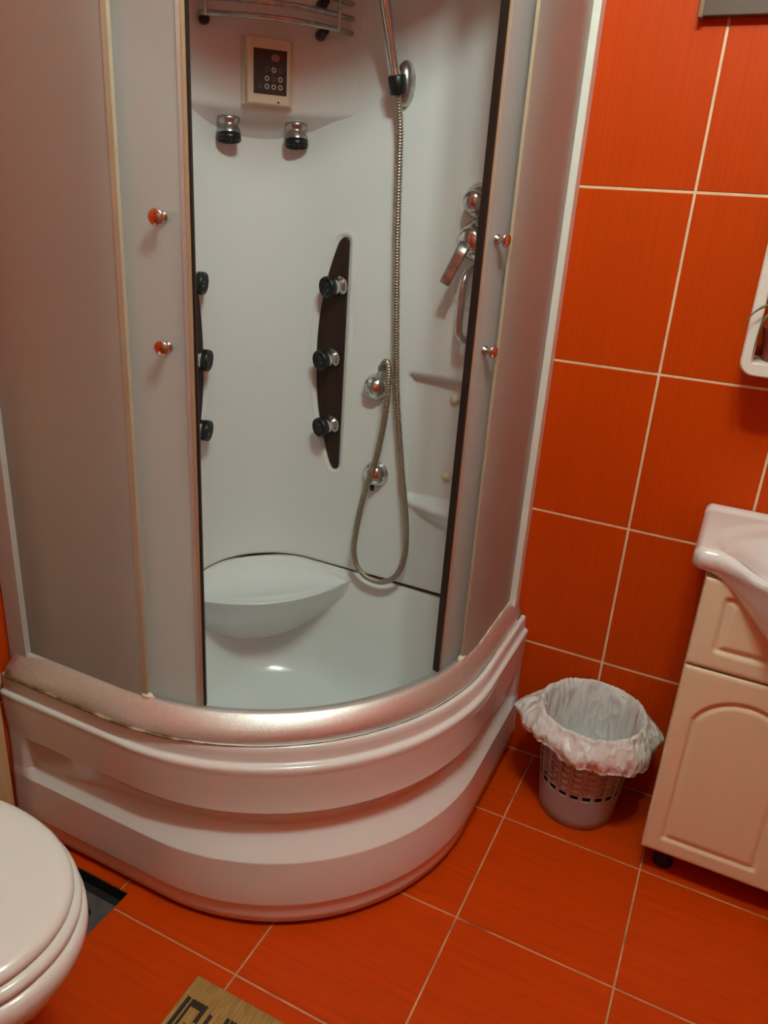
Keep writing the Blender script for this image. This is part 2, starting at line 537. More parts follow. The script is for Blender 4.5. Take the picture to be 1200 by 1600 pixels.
# apron with step, ridge and the recessed groove
PROF = [(0.4245, .886, .858, .585), (0.4245, .8935, .8645, .585), (0.4235, .8965, .8665, .585), (0.4205, .8985, .868, .585), (0.408, .8995, .869, .585), (0.3930, .900, .8695, .585), (0.3900, .9005, .870, .585), (0.3885, .9020, .8715, .585),
        (0.3870, .9065, .876, .585), (0.3845, .9095, .879, .585), (0.3810, .9105, .880, .585), (0.3775, .9102, .8797, .583), (0.3730, .9094, .8788, .58), (0.3690, .9091, .8784, .58), (0.364, .9089, .8781, .58),
        (0.320, .9070, .8757, .57), (0.290, .905, .8730, .56), (0.2815, .905, .8725, .555)]
GROOVE = [('d', q) for q in (0.0, 0.015, 0.06, 0.2, 0.4, 0.6, 0.78, 0.9, 0.965, 1.0)] + [('l', q) for q in (0.05, 0.12, 0.3, 0.5, 0.7, 0.86, 0.95, 0.985, 1.0)]
PROF2 = [(0.1665, .910, .876, .52), (0.164, .910, .876, .52), (0.150, .9105, .876, .515), (0.100, .912, .877, .51), (0.066, .913, .877, .505), (0.0615, .9128, .8768, .505), (0.0585, .911, .875, .505), (0.054, .9085, .8725, .50), (0.030, .907, .871, .495), (0.0145, .906, .870, .49), (0.012, .90, .864, .49)]
ap = MB()
AE = dict(n=64, ns=44, e=-0.010)
def apron_ring(z, U, V, r):
    return [W(u, max(v, 0.003), z) for (u, v) in outline(U, V, r, **AE)]
rings = [apron_ring(*p) for p in PROF]
for kind, q in GROOVE:
    ring = []
    base = outline(.905 + 0.005 * (0.3 * q if kind == 'd' else 0.3 + 0.7 * q), .8725 + 0.0035 * (0.3 * q if kind == 'd' else 0.3 + 0.7 * q), .554 - 0.012 * q if kind == 'd' else .542 - 0.02 * q, **AE)
    for (u, v) in base:
        wnd = min(1, max(0, (u - 0.030) / 0.020)) * min(1, max(0, (v - 0.030) / 0.020))
        c = sstep(0.02, 0.50, min(u, v))
        dmax = 0.017 + 0.021 * c
        ztop = 0.192 + 0.034 * c
        if kind == 'd':
            z = 0.2795 + (ztop - 0.2795) * q
            dep = dmax * (1 - (1 - q) ** 1.3)
        else:
            z = ztop + (0.1690 - ztop) * q
            dep = dmax * (1 - q)
        du, dv = u - min(u, .905 - .55), v - min(v, .8725 - .55)
        L = max(math.hypot(du, dv), 1e-6)
        ring.append(W(u - du / L * dep * wnd, max(v - dv / L * dep * wnd, 0.003), z))
    rings.append(ring)
rings += [apron_ring(*p) for p in PROF2]
ap.loft(rings, False)
apron = ap.build('apron', M['acrylic'], tray, solid=0.006)

# strip of old clear tape stuck on the right side of the apron
tp = MB()
rows_ = []
for i in range(15):
    v = 0.236 + 0.174 * i / 14
    zb_ = 0.300 if v < 0.262 else 0.300 + 0.036 * (v - 0.262) / 0.108 if v < 0.37 else 0.336 + 0.030 * (v - 0.37) / 0.04
    row = []
    for j in range(7):
        z = zb_ + (0.368 - zb_) * j / 6
        Ua = .905 + .002 * (z - .29) / .03 if z < .32 else .907 + .0021 * (z - .32) / .049
        Va = Ua - 0.0318
        r_ = .565
        u = Ua - r_ + math.sqrt(r_ * r_ - max(0, v - (Va - r_)) ** 2)
        row.append(W(u + 0.0009, v, z))
    rows_.append(row)
tp.loft(rows_, False)
tp.build('tape', M['tape'], tray, solid=0.0003)

# dirty silicone joint under the rail, left stretch
gr = MB()
pts = outline(0.886, 0.8735, 0.588)
sel = [W(u, v, 0.4255) for (u, v) in pts if u > 0.0]
gr.tube(sel, [(0.0034 + 0.0012 * noise.noise(Vector(p) * 40)) * (1 - 0.75 * sstep(0.25, 0.45, p[0])) for p in sel], 6)
gr.build('silicone_joint', M['grime'], tray)

# seat in the back corner
st = MB()
NS = 41
def seat_front(t):      # t -1..1
    a = PI / 4 * t
    c, R = -0.345, 0.94
    d = (c + R * math.cos(a * 0.62), R * math.sin(a * 0.62))
    s = d[1]
    k = d[0] - 0.13
    k = 0.448 - 0.325 * (abs(t) ** 1.9) * 0.30
    return k, s
rings = []
for i in range(NS):
    t = -1 + 2 * i / (NS - 1)
    s = 0.248 * t                                 # along the chord
    kf = 0.452 - 0.100 * abs(t) ** 2              # distance from corner along the diagonal, front edge
    # back line (rounded corner with b, rb) along the diagonal direction for this s
    b, rb = 0.084, 0.20
    c = (b + rb) * math.sqrt(2)
    if abs(s) < rb * math.sin(PI / 4):
        kb = c - math.sqrt(max(rb * rb - s * s, 0))
    else:
        kb = b * math.sqrt(2) + abs(s)
    kb = min(kb, kf - 0.002)
    w = 1 - abs(t) ** 2.2
    dep = kf - kb
    zlow = 0.432 - 0.205 * w
    fz = (0.435 - zlow) / 0.225
    b2, rb2 = 0.094 + 0.036 * fz, 0.20 + 0.04 * fz
    c2 = (b2 + rb2) * math.sqrt(2)
    klow = c2 - math.sqrt(max(rb2 * rb2 - s * s, 0)) if abs(s) < rb2 * math.sin(PI / 4) else b2 * math.sqrt(2) + abs(s)
    klow = min(klow - 0.004, kf - 0.001)
    sec = [(kb - 0.012, 0.452), (kb, 0.457), (kb + dep * 0.03, 0.4555), (kb + dep * 0.07, 0.450 - 0.002 * w), (kb + dep * 0.14, 0.441 - 0.008 * w), (kb + dep * 0.28, 0.436 - 0.015 * w), (kb + dep * 0.5, 0.433 - 0.018 * w), (kb + dep * 0.75, 0.4335 - 0.012 * w), (kb + dep * 0.90, 0.4355 - 0.004 * w), (kb + dep * 0.965, 0.4375), (kf - 0.003 * w, 0.4380), (kf, 0.4365), (kf - 0.0005, 0.4350), (kf - 0.004 * w, 0.4310)]
    for q in (0.12, 0.3, 0.5, 0.7, 0.85, 0.94, 1.0):
        qq = q - 0.05 * math.sin(PI * q)
        sec.append((kf - 0.004 * w + (klow - kf + 0.004 * w) * q, 0.4310 + (zlow - 0.4310) * qq))
    ring = []
    for k, z in sec:
        u = (k + s) / math.sqrt(2)
        v = (k - s) / math.sqrt(2)
        ring.append(W(u, v, z))
    rings.append(ring)
st.loft(rings, False)
st.build('seat', M['acrylic'], tray)

# back panel: wall A flat, rounded corner, wall B flat, with moulded features
PB, PR = 0.080, 0.20
ZT = 2.05
PA = 0.832
L1 = PA - (PB + PR)
LA = PI / 2 * PR
def panel_pt(s):
    """s from the front end on the back wall round to the left wall; returns u,v and outward (room side) normal"""
    if s < L1:
        return (PA - s, PB, 0, 1)
    if s < L1 + LA:
        a = (s - L1) / PR
        return (PB + PR - PR * math.sin(a), PB + PR - PR * math.cos(a), math.sin(a), math.cos(a))
    return (PB, PB + PR + (s - L1 - LA), 1, 0)
def rrect(x, z, x0, x1, z0, z1, r):
    qx = abs(x - (x0 + x1) / 2) - (x1 - x0) / 2 + r
    qz = abs(z - (z0 + z1) / 2) - (z1 - z0) / 2 + r
    return math.hypot(max(qx, 0), max(qz, 0)) + min(max(qx, qz), 0) - r
def board_edges(z):
    """left and right u-limits of the massage board at height z"""
    t = (z - 1.036) / 0.292
    if abs(t) > 1: return None
    right = 0.3655 - 0.002 * (1 - t)
    left = 0.285 + 0.058 * abs(t) ** 2.2
    endz = 1 - (1 - min(1, (1 - abs(t)) / 0.05)) ** 2
    mid = right - 0.011
    h = math.sqrt(max(endz, 0))
    return mid - (mid - left) * h, mid + (right - mid) * h
def disp(u, z):
    d = 0.0
    # storage niche with a bowed ledge
    n = rrect(u, z, 0.541, 1.2, 0.700, 1.032, 0.012)
    wall = 1 - sstep(-0.013, 0.0, n)
    d -= 0.030 * wall * (0.65 + 0.35 * sstep(0.55, 0.72, u))
    if z < 0.72:
        t = (u - 0.556) / 0.26
        if 0 < t:
            bow = math.sin(PI * min(t, 1) * 0.6) ** 0.9
            lowz = 0.700 - 0.060 * min(1, bow)
            d += 0.040 * bow * (1 - sstep(0.700, 0.716, z)) * sstep(lowz - 0.012, 0.702, z)
    # raised surround of the mixer
    n = rrect(u, z, 0.632, 0.83, 1.195, 1.475, 0.05)
    d += 0.007 * (1 - sstep(-0.010, 0.001, n))
    # recess for the massage board
    e = board_edges(min(max(z, 0.748), 1.324))
    if e and 0.72 < z < 1.35:
        dz = max(0.748 - z, z - 1.324, 0)
        dx = max(e[0] - u, u - e[1])
        dd = math.hypot(max(dx, 0), dz) if (dx > 0 or dz > 0) else dx
        d -= 0.005 * (1 - sstep(0.004, 0.012, dd))
        d += 0.002 * (sstep(0.004, 0.012, dd) * (1 - sstep(0.012, 0.020, dd)))
    return d
bp = MB()
NSp, NZp = 250, 290
Ltot = L1 + LA + (0.802 - PB - PR)
rings = []
for j in range(NZp + 1):
    z = SEAM + 0.0015 + (ZT - SEAM) * j / NZp
    ring = []
    for i in range(NSp + 1):
        s = Ltot * i / NSp
        u, v, nu, nv = panel_pt(s)
        d = disp(u, z) if s < L1 + 0.03 else (disp(v, z) if (s > L1 + LA - 0.03 and v < 0.45) else 0)
        ring.append(W(u + nu * d, v + nv * d, z))
    rings.append(ring)
bp.loft(rings, False)
back_panel = bp.build('back_panel', M['acrylic_panel'], cabin, solid=-0.004)
# dark seam between tray and back panel
sm = MB()
sm.tube([W(*panel_pt(Ltot * i / 80)[:2], SEAM) for i in range(81)], 0.0014, 6)
sm.build('seam', M['rubber'], back_panel)
# small pegs in the niche
for (x, z) in ((0.562, 0.977), (0.559, 0.779)):
    MB().lathe([(0.0, 0.0), (0.013, 0.0), (0.0135, 0.006), (0.011, 0.0065), (0.0105, 0.011), (0.0, 0.0125)], (x, -0.054, z), (0, -1, 0), 20, False).build('peg', M['cream'], back_panel)

SQ = math.sqrt(2)
def D(k, s, z):
    """point at diagonal offset k = (u+v) and chord position s"""
    u = k / 2 + s / SQ
    v = k / 2 - s / SQ
    return W(u, v, z)
# console above the nozzles: a flat face across the corner with a sloping underside
def console_k(s):
    return 0.368 + 0.074 * (s / 0.21) ** 2
cs = MB()
rings = []
NC = 61
for i in range(NC):
    t = -1 + 2 * i / (NC - 1)
    s = 0.270 * t
    kf = console_k(s)
    b, rb = PB - 0.004, PR
    c = (b + rb) * SQ
    kb = (c - math.sqrt(max(rb * rb - s * s, 0)) if abs(s) < rb * math.sin(PI / 4) else b * SQ + abs(s)) * SQ
    hh = max(0.0, 0.060 - abs(kb + 0.003 - kf)) / 0.060
    kf = max(kf, kb + 0.003) + hh * hh * 0.060 * 0.25
    w = max(0, 1 - (t / 0.78) ** 2)
    zb = 1.578 - 0.066 * w
    sec = [(kf - 0.004, ZT), (kf, 1.80), (kf, 1.62), (kf, 1.592), (kf - 0.004, 1.584), (kf - 0.012, 1.578)]
    for q in (0.25, 0.5, 0.75, 1.0):
        sec.append((kf - 0.012 + (kb - kf + 0.006) * q, 1.578 + (zb - 1.578) * (q ** 1.3)))
    rings.append([D(k, s, z) for k, z in sec])
cs.loft(rings, False)
console = cs.build('console', M['acrylic_panel'], cabin)

def nozzle(parent, p, axis, tip_dir=None, name='nozzle', r=0.0265):
    ax = Vector(axis).normalized()
    n = MB()
    n.lathe([(0.0, -0.006), (r * 0.98, -0.004), (r, 0.0), (r * 0.98, 0.004), (r * 0.80, 0.009), (r * 0.80, 0.014), (r * 0.97, 0.020), (r, 0.030)], p, ax, 24, False)
    o = n.build(name, M['chrome'] if name == 'nozzle' else M['chrome_worn'], parent)
    h = MB()
    h.lathe([(r * 1.01, 0.029), (r * 1.02, 0.040), (r * 0.98, 0.044), (r * 0.90, 0.045), (r * 0.86, 0.043), (0.002, 0.043)], p, ax, 24, True)
    for k in range(9):
        a = 2 * PI * k / 8
        rr = r * 0.52 if k < 8 else 0
        q = Vector(p) + ax * 0.0425
        t = Vector((0, 0, 1)) if abs(ax.z) < 0.9 else Vector((1, 0, 0))
        e1 = ax.cross(t).normalized()
        e2 = ax.cross(e1)
        h.lathe([(0.0028, 0), (0.0024, 0.003)], q + (e1 * math.cos(a) + e2 * math.sin(a)) * rr, ax, 8)
    h.build('spray_face', M['black'], o)
    return o

for s in (-0.072, 0.083):
    nozzle(console, D(0.335, s, 1.560), (0.12, -0.12, -1), name='ceiling_nozzle')

# control panel on the console
def rot_box(k0, k1, s0, s1, z0, z1, bev=0.0):
    b = MB().box((s0, k0, z0), (s1, k1, z1), bev)
    b.v = [D(y, x, z) for (x, y, z) in b.v]
    return b
cp = MB()
k0, k1 = 0.366, 0.420
sec = lambda k, e0, e1, ez: [D(k, -0.048 + e0, 1.591 + ez), D(k, 0.066 - e1, 1.591 + ez), D(k, 0.066 - e1, 1.7225 - ez), D(k, -0.048 + e0, 1.7225 - ez)]
cp.loft([sec(k0, 0, 0, 0), sec(k0 + 0.022, 0.001, 0.001, 0), sec(k0 + 0.022, 0.006, 0.006, 0.001), sec(k1 - 0.003, 0.009, 0.012, 0.002), sec(k1, 0.011, 0.014, 0.004)], True, True, True, False)
control = cp.build('control_panel', M['panel_beige'], cabin)
rot_box(k1 - 0.001, k1 + 0.0015, -0.0265, 0.0460, 1.6125, 1.6985).build('screen', M['screen'], control)
def ring_icon(s, z, m, r=0.0052):
    ic = MB()
    rr = []
    for rad in (r, r * 0.55):
        rr.append([D(k1 + 0.002, s + rad * math.cos(2 * PI * i / 16), z + rad * math.sin(2 * PI * i / 16)) for i in range(16)])
    ic.loft(rr, True, False, False, False)
    return ic.build('button', m, control)
cols = (-0.0125, 0.0025, 0.0175, 0.0320)
for r_i, z in enumerate((1.6275, 1.6430, 1.6600)):
    for c_i, s in enumerate(cols):
        if r_i == 1 and c_i == 0 or r_i == 2 and c_i in (0,): continue
        dim = (r_i == 0 and c_i == 0) or (r_i == 1 and c_i == 2) or (r_i == 2 and c_i in (1, 3))
        ring_icon(s, z, M['icon_dim'] if dim else M['icon'])
ic = MB()
ic.loft([[D(k1 + 0.0018, 0.021 + 0.0095 * rr * math.cos(2 * PI * i / 20), 1.683 + 0.007 * rr * math.sin(2 * PI * i / 20)) for i in range(20)] for rr in (1, 0.02)], True, False, False, False)
ic.build('display', M['led'], control)
MB().lathe([(0.0022, 0), (0.0022, 0.0012)], D(k1 - 0.0005, 0.028, 1.5985), (1, -1, 0), 10).build('indicator', M['dark'], control)

# shelf of three bowed rods above the control panel
rack = bpy.data.objects.new('shelf_rack', None)
COL.objects.link(rack)
rack.parent = cabin
def rod_k(s_):
    t_ = (s_ - 0.03) / 0.17
    return 0.425 + 0.075 * (1 - t_ * t_)
for i, z in enumerate((1.747, 1.774, 1.802)):
    pts = []
    for j in range(33):
        s_ = -0.14 + 0.335 * j / 32
        pts.append(D(rod_k(s_), s_, z))
    MB().tube(pts, 0.0055, 8).build('rod', M['chrome_worn'], rack)
for s in (-0.128, 0.122):
    for z in (1.740, 1.795):
        kw = console_k(s) + 0.002
        MB().lathe([(0.011, 0), (0.012, 0.010), (0.010, 0.020), (0.006, (rod_k(s) - kw) / SQ - 0.002)], D(kw, s, z), (1, -1, 0), 14).build('bracket', M['black'], rack)
for s in (-0.128, 0.150):
    MB().tube([D(rod_k(s) + 0.010, s, 1.741), D(rod_k(s) + 0.010, s, 1.808)], 0.0035, 8).build('upright', M['chrome'], rack)

# two massage boards with three nozzles each
def make_board(sw):
    Wm = (lambda u, v, z: W(u, v, z)) if not sw else (lambda u, v, z: W(v, u, z))
    b = MB()
    zz = []
    n = 60
    left, right = [], []
    for i in range(n + 1):
        t = -math.cos(PI * i / n)
        z = 1.036 + 0.2915 * t
        e = board_edges(z)
        left.append((e[0], z))
        right.append((e[1], z))
    poly = right + left[::-1]
    rings = []
    cu, cz = 0.335, 1.036
    for v, ins in ((0.0745, 0), (0.0835, 0), (0.0848, 0.0014)):
        ring = []
        for (u, z) in poly:
            ring.append(Wm(u + (cu - u) * ins / 0.05, v, z + (cz - z) * ins / 0.29))
        rings.append(ring)
    b.loft(rings, True, True, True, False)
    o = b.build('massage_board', M['board'], cabin)
    for (u, z) in ((0.345, 1.216), (0.333, 1.038), (0.338, 0.866)):
        nz = nozzle(o, Wm(u, 0.088, z), (Vector(Wm(-0.35, 1.0, -0.10)) - Vector(Wm(0, 0, 0))), r=0.0255)
    return o
make_board(False)
make_board(True)

# hose outlet elbow with its dome, and the dome of the second fitting
ou = MB()
ou.lathe([(0.0, -0.012), (0.029, -0.010), (0.033, -0.002), (0.0325, 0.006), (0.030, 0.014), (0.025, 0.022), (0.018, 0.0285), (0.009, 0.0325), (0.001, 0.034)], (0.363, -0.088, 0.984), (-0.1, -1, 0.05), 28, False)
outlet = ou.build('hose_outlet', M['chrome'], cabin)
MB().tube(catmull([(0.374, -0.094, 1.000), (0.381, -0.104, 1.020), (0.388, -0.116, 1.040)], 6), [0.012] * 7 + [0.0105] * 6, 14).build('elbow', M['chrome_worn'], outlet)
ou = MB()
ou.lathe([(0.0, -0.012), (0.031, -0.010), (0.036, -0.006), (0.036, -0.002), (0.0335, 0.001), (0.033, 0.007), (0.030, 0.015), (0.025, 0.022), (0.018, 0.0285), (0.009, 0.0325), (0.001, 0.034)], (0.374, -0.086, 0.757), (-0.1, -1, 0.05), 28, False)
foot = ou.build('foot_spray', M['chrome'], cabin)
MB().lathe([(0.006, 0), (0.0055, -0.014), (0.004, -0.016)], (0.372, -0.098, 0.7285), (0, 0, 1), 12).build('spray_lever', M['black'], foot)

# hand shower holder
hd = MB()
rings = []
for k, (sc_, h) in enumerate([(0.98, -0.008), (1.0, 0.0), (0.97, 0.010), (0.82, 0.020), (0.5, 0.026), (0.02, 0.028)]):
    rings.append([(0.388 + 0.022 * sc_ * math.cos(2 * PI * i / 26), -0.084 - h, 1.650 + 0.046 * sc_ * math.sin(2 * PI * i / 26)) for i in range(26)])
hd.loft(rings, True)
holder = hd.build('shower_holder', M['chrome_worn'], cabin)
MB().lathe([(0.017, -0.018), (0.019, -0.015), (0.0195, 0.016), (0.017, 0.019), (0.0135, 0.019), (0.0135, -0.018)], (0.386, -0.123, 1.643), (-0.10, -0.22, 1.0), 22, False).build('cradle', M['black'], holder)

# mixer tap
mx = MB()
MIX = (0.585, -0.087)
mx.lathe([(0.0, -0.006), (0.036, -0.004), (0.037, 0.006), (0.030, 0.016), (0.024, 0.020)], (MIX[0], MIX[1], 1.424), (0, -1, 0), 28, False)
mx.lathe([(0.0, -0.006), (0.046, -0.004), (0.047, 0.006), (0.040, 0.018), (0.030, 0.024)], (MIX[0] + 0.010, MIX[1], 1.345), (0, -1, 0), 28, False)
mixer = mx.build('mixer_tap', M['chrome'], cabin)
kn = MB()
kn.lathe([(0.022, 0.018), (0.0225, 0.030), (0.024, 0.034), (0.0235, 0.050), (0.018, 0.058), (0.008, 0.061), (0.001, 0.0615)], (MIX[0], MIX[1], 1.424), (0, -1, 0), 26, False)
kn.build('diverter_knob', M['chrome'], mixer)
lv = MB()
lv.lathe([(0.030, 0.022), (0.031, 0.040), (0.029, 0.048), (0.018, 0.055), (0.001, 0.056)], (MIX[0] + 0.004, MIX[1], 1.345), (-0.12, -1, 0), 26, False)
lv.build('lever_hub', M['chrome'], mixer)
lb = MB()
secs = []
p0, p1 = Vector((0.579, -0.140, 1.338)), Vector((0.543, -0.154, 1.252))
d = (p1 - p0).normalized()
sd = d.cross(Vector((0, 1, 0))).normalized()
nn = Vector((0, 1, 0))
for t, w, h in ((0, 0.014, 0.006), (0.3, 0.013, 0.005), (0.8, 0.0125, 0.004), (0.97, 0.0125, 0.004), (1.0, 0.010, 0.003)):
    c = p0.lerp(p1, t)
    secs.append([c + sd * w * math.copysign(abs(math.cos(a)) ** 0.5, math.cos(a)) + nn * h * math.copysign(abs(math.sin(a)) ** 0.5, math.sin(a)) for a in [2 * PI * i / 16 for i in range(16)]])
lb.loft(secs, True, True, True)
lb.build('lever', M['chrome_worn'], mixer)
sp = MB()
sp.tube(catmull([(0.606, -0.092, 1.296), (0.588, -0.125, 1.280), (0.584, -0.142, 1.255), (0.584, -0.146, 1.21), (0.584, -0.146, 1.165), (0.588, -0.140, 1.142), (0.604, -0.110, 1.126), (0.612, -0.084, 1.124)], 8), 0.0092, 14)
sp.build('grab_pipe', M['chrome'], mixer)

# door rail, bottom and header
def rail(name, prof, m):
    b = MB()
    rings = []
    for z, U, V, r in prof:
        rings.append([W(u, v, z) for (u, v) in outline(U, V, r, n=56, ns=10, e=0.004)])
    rings.append(rings[0])
    b.loft(rings, False)
    n = len(rings[0])
    k = len(prof)
    b.f.append(tuple(i * n for i in range(k)))
    b.f.append(tuple(i * n + n - 1 for i in range(k)))
    b.sm += [False, False]
    return b.build(name, m, cabin)
rail('bottom_rail', [(0.4255, .884, .8715, .598), (0.432, .8845, .871, .598), (0.442, .882, .866, .595), (0.452, .878, .857, .590), (0.462, .872, .845, .583), (0.4695, .866, .835, .577), (0.4715, .862, .831, .574),
                    (0.4715, .852, .823, .566), (0.455, .851, .822, .565), (0.455, .828, .799, .545), (0.4255, .824, .795, .542)], M['alu_rail'])
rail('header_rail', [(2.005, .878, .850, .590), (2.05, .882, .856, .595), (2.065, .878, .852, .590), (2.065, .824, .795, .542), (2.005, .824, .795, .542)], M['alu'])
rf = MB()
rr = [[W(u, v, z) for (u, v) in rquad(U, V, r, 0.01, 0.05, 0.03)] for z, U, V, r in ((2.052, .872, .845, .585), (2.075, .872, .845, .585), (2.12, .80, .77, .55), (2.14, .62, .60, .40))]
rf.loft(rr, True, True, True)
rf.build('roof', M['acrylic_panel'], cabin)

def arc_pts(U, V, r, p0, p1, n):
    return [(U - r + r * math.cos(math.radians(p0 + (p1 - p0) * i / n)), V - r + r * math.sin(math.radians(p0 + (p1 - p0) * i / n))) for i in range(n + 1)]
def sheet(path, z0, z1, th, m, name, parent):
    """a curved pane of given thickness standing on a plan path"""
    P = [Vector((u, v, 0)) for u, v in path]
    inner, outer = [], []
    for i, p in enumerate(P):
        d = (P[min(i + 1, len(P) - 1)] - P[max(i - 1, 0)]).normalized()
        nrm = Vector((d.y, -d.x, 0))
        outer.append(p + nrm * th / 2)
        inner.append(p - nrm * th / 2)
    loop = outer + inner[::-1]
    b = MB()
    b.loft([[W(q.x, q.y, z) for q in loop] for z in (z0, z1)], True, True, True, True)
    o = b.build(name, m, parent)
    for poly in o.data.polygons:
        if abs(poly.normal.z) > 0.9: poly.use_smooth = False
    md = o.modifiers.new('split', 'EDGE_SPLIT')
    md.split_angle = math.radians(40)
    return o

FU, FV, FR = .8565, .8275, .568
DU, DV, DRr = .837, .808, .554
ZG0, ZG1 = 0.462, 2.03
# fixed panes (back wall side and left wall side)
pathA = [(FU, 0.022)] + [(FU, 0.06 + (FV - FR - 0.06) * i / 4) for i in range(4)] + arc_pts(FU, FV, FR, 0, 10.2, 8)
fixedA = sheet(pathA, ZG0, ZG1, 0.005, M['frost_fixed'], 'fixed_pane', cabin)
pathB = arc_pts(FU, FV, FR, 83.6, 90, 6) + [(0.06 + (FU - FR - 0.06) * (4 - i) / 4, FV) for i in range(1, 5)] + [(0.022, FV)]
fixedB = sheet(pathB, ZG0, ZG1, 0.005, M['frost_fixed'], 'fixed_pane', cabin)
sheet(arc_pts(FU, FV, FR, 10.2, 10.6, 2), 0.470, ZG1, 0.0060, M['clear_edge'], 'edge_strip', fixedA)
sheet(arc_pts(FU, FV, FR, 83.05, 84.1, 2), 0.470, ZG1, 0.0085, M['clear_edge'], 'edge_strip', fixedB)
# sliding doors: frosted leaf, stile strips and dark seal, two knobs each
def door(p_lead, p_trail, sgn):
    def seg(a, b, n=10):
        return arc_pts(DU, DV, DRr, min(a, b), max(a, b), n)
    e = lambda k: p_lead - sgn * k
    if sgn > 0:
        path = arc_pts(DU, DV, DRr, 0, e(2.15), 14)
        path = [(DU, 0.012 + (DV - DRr - 0.012) * i / 5) for i in range(5)] + path
    else:
        path = arc_pts(DU, DV, DRr, e(2.15), 90, 14)
        path = path + [(0.012 + (DU - DRr - 0.012) * (5 - i) / 5, DV) for i in range(1, 6)]
    o = sheet(path, 0.463, ZG1, 0.005, M['frost_door'], 'sliding_door', cabin)
    sheet(seg(e(2.2), e(1.35), 2), 0.463, ZG1, 0.009, M['pink_strip'], 'stile', o)
    sheet(seg(e(1.35), e(0.75), 2), 0.463, ZG1, 0.011, M['tan_strip'], 'stile', o)
    sheet(seg(e(0.75), e(0.0 if sgn > 0 else 0.32), 2), 0.463, ZG1, 0.013 if sgn > 0 else 0.007, M['rubber'], 'seal', o)
    return o
doorA = door(18.2, 0, 1)
doorB = door(70.7, 90, -1)
def knob(door_, ang, z):
    u, v = arc_pts(DU, DV, DRr, ang, ang, 1)[0]
    a = math.radians(ang)
    n = Vector((math.cos(a), -math.sin(a), 0))
    p = Vector(W(u, v, z))
    k = MB()
    k.lathe([(0.0085, -0.004), (0.0095, 0.003), (0.0095, 0.006), (0.006, 0.008), (0.0055, 0.013), (0.0085, 0.018), (0.0125, 0.021), (0.0130, 0.025), (0.0110, 0.027), (0.001, 0.0272)], p, n, 20, False)
    o = k.build('knob', M['chrome'], door_)
    g = MB()
    g.lathe([(0.0095, -0.004), (0.0095, -0.010), (0.006, -0.013), (0.0085, -0.024), (0.011, -0.027), (0.001, -0.028)], p, n, 18, False)
    g.build('inner_knob', M['chrome_worn'], door_)
for z in (1.365, 1.165):
    knob(doorA, 13.2, z - 0.005)
    knob(doorB, 76.2, z)
# lumps of silicone at the feet of the fixed panes
for (ang, nm) in ((10.5, 'sealant'), (83.4, 'sealant')):
    u, v = arc_pts(FU, FV, FR, ang, ang, 1)[0]
    c = Vector(W(u, v, 0.473))
    lump = MB()
    t = Vector((math.sin(math.radians(ang)), math.cos(math.radians(ang)), 0))
    pts = [c + t * (-0.014 + 0.005 * i) for i in range(7)]
    lump.tube(pts, [0.002, 0.006, 0.0085, 0.007, 0.0075, 0.004, 0.002], 8)
    lump.build(nm, M['silicone'], cabin)
# thin smear of silicone along the right fixed pane
smear = [Vector(W(FU + 0.004, 0.02 + (FV - FR) * i / 30, 0.4722)) for i in range(31)]
b = MB()
b.tube(smear, [0.0022 + 0.0016 * noise.noise(p * 60) for p in smear], 6)
b.build('sealant', M['silicone'], cabin)
# wall profiles
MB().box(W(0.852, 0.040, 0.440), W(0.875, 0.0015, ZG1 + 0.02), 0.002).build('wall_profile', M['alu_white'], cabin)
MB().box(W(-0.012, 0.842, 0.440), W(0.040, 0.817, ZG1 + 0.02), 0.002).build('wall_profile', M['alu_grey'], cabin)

# ------------------------------------------------------------------ hand shower with hose
hs = thing('hand_shower', 'metal hand shower on its holder with a long looped ribbed hose', 'hand shower', (0.386, -0.123, 1.643))
P0, P1 = Vector((0.386, -0.124, 1.640)), Vector((0.352, -0.175, 1.86))
hp = [P0.lerp(P1, t) for t in (0, 0.08, 0.12, 0.3, 0.55, 0.8, 1.0)]
MB().tube(hp, [0.0125, 0.0125, 0.0095, 0.0100, 0.0115, 0.0125, 0.0130], 18).build('handle', M['chrome'], hs)
MB().lathe([(0.001, -0.016), (0.022, -0.014), (0.040, -0.002), (0.043, 0.008), (0.040, 0.012), (0.001, 0.013)], P1 + Vector((-0.004, -0.020, 0.015)), (0.2, -0.85, -0.5), 28, False).build('shower_head', M['chrome'], hs)
path = [(0.386, -0.124, 1.632), (0.388, -0.114, 1.60), (0.391, -0.107, 1.55), (0.396, -0.106, 1.434), (0.403, -0.106, 1.298), (0.419, -0.106, 1.065), (0.428, -0.106, 0.972), (0.442, -0.106, 0.877), (0.458, -0.107, 0.779), (0.477, -0.111, 0.680), (0.486, -0.115, 0.620), (0.487, -0.119, 0.559),
        (0.471, -0.122, 0.505), (0.436, -0.122, 0.474), (0.388, -0.122, 0.472), (0.354, -0.123, 0.498), (0.342, -0.124, 0.542), (0.346, -0.126, 0.601), (0.359, -0.130, 0.678), (0.381, -0.135, 0.764), (0.395, -0.136, 0.810), (0.406, -0.135, 0.876), (0.414, -0.134, 0.943), (0.414, -0.131, 1.006), (0.410, -0.126, 1.043), (0.402, -0.122, 1.056), (0.393, -0.119, 1.050), (0.388, -0.116, 1.038)]
cp_ = resample(catmull(path, 14), 0.0021)
hz = MB()
hz.tube(cp_, [0.0080 if (i % 3) else 0.0060 for i in range(len(cp_))], 10)
hz.build('hose', M['hose'], hs)

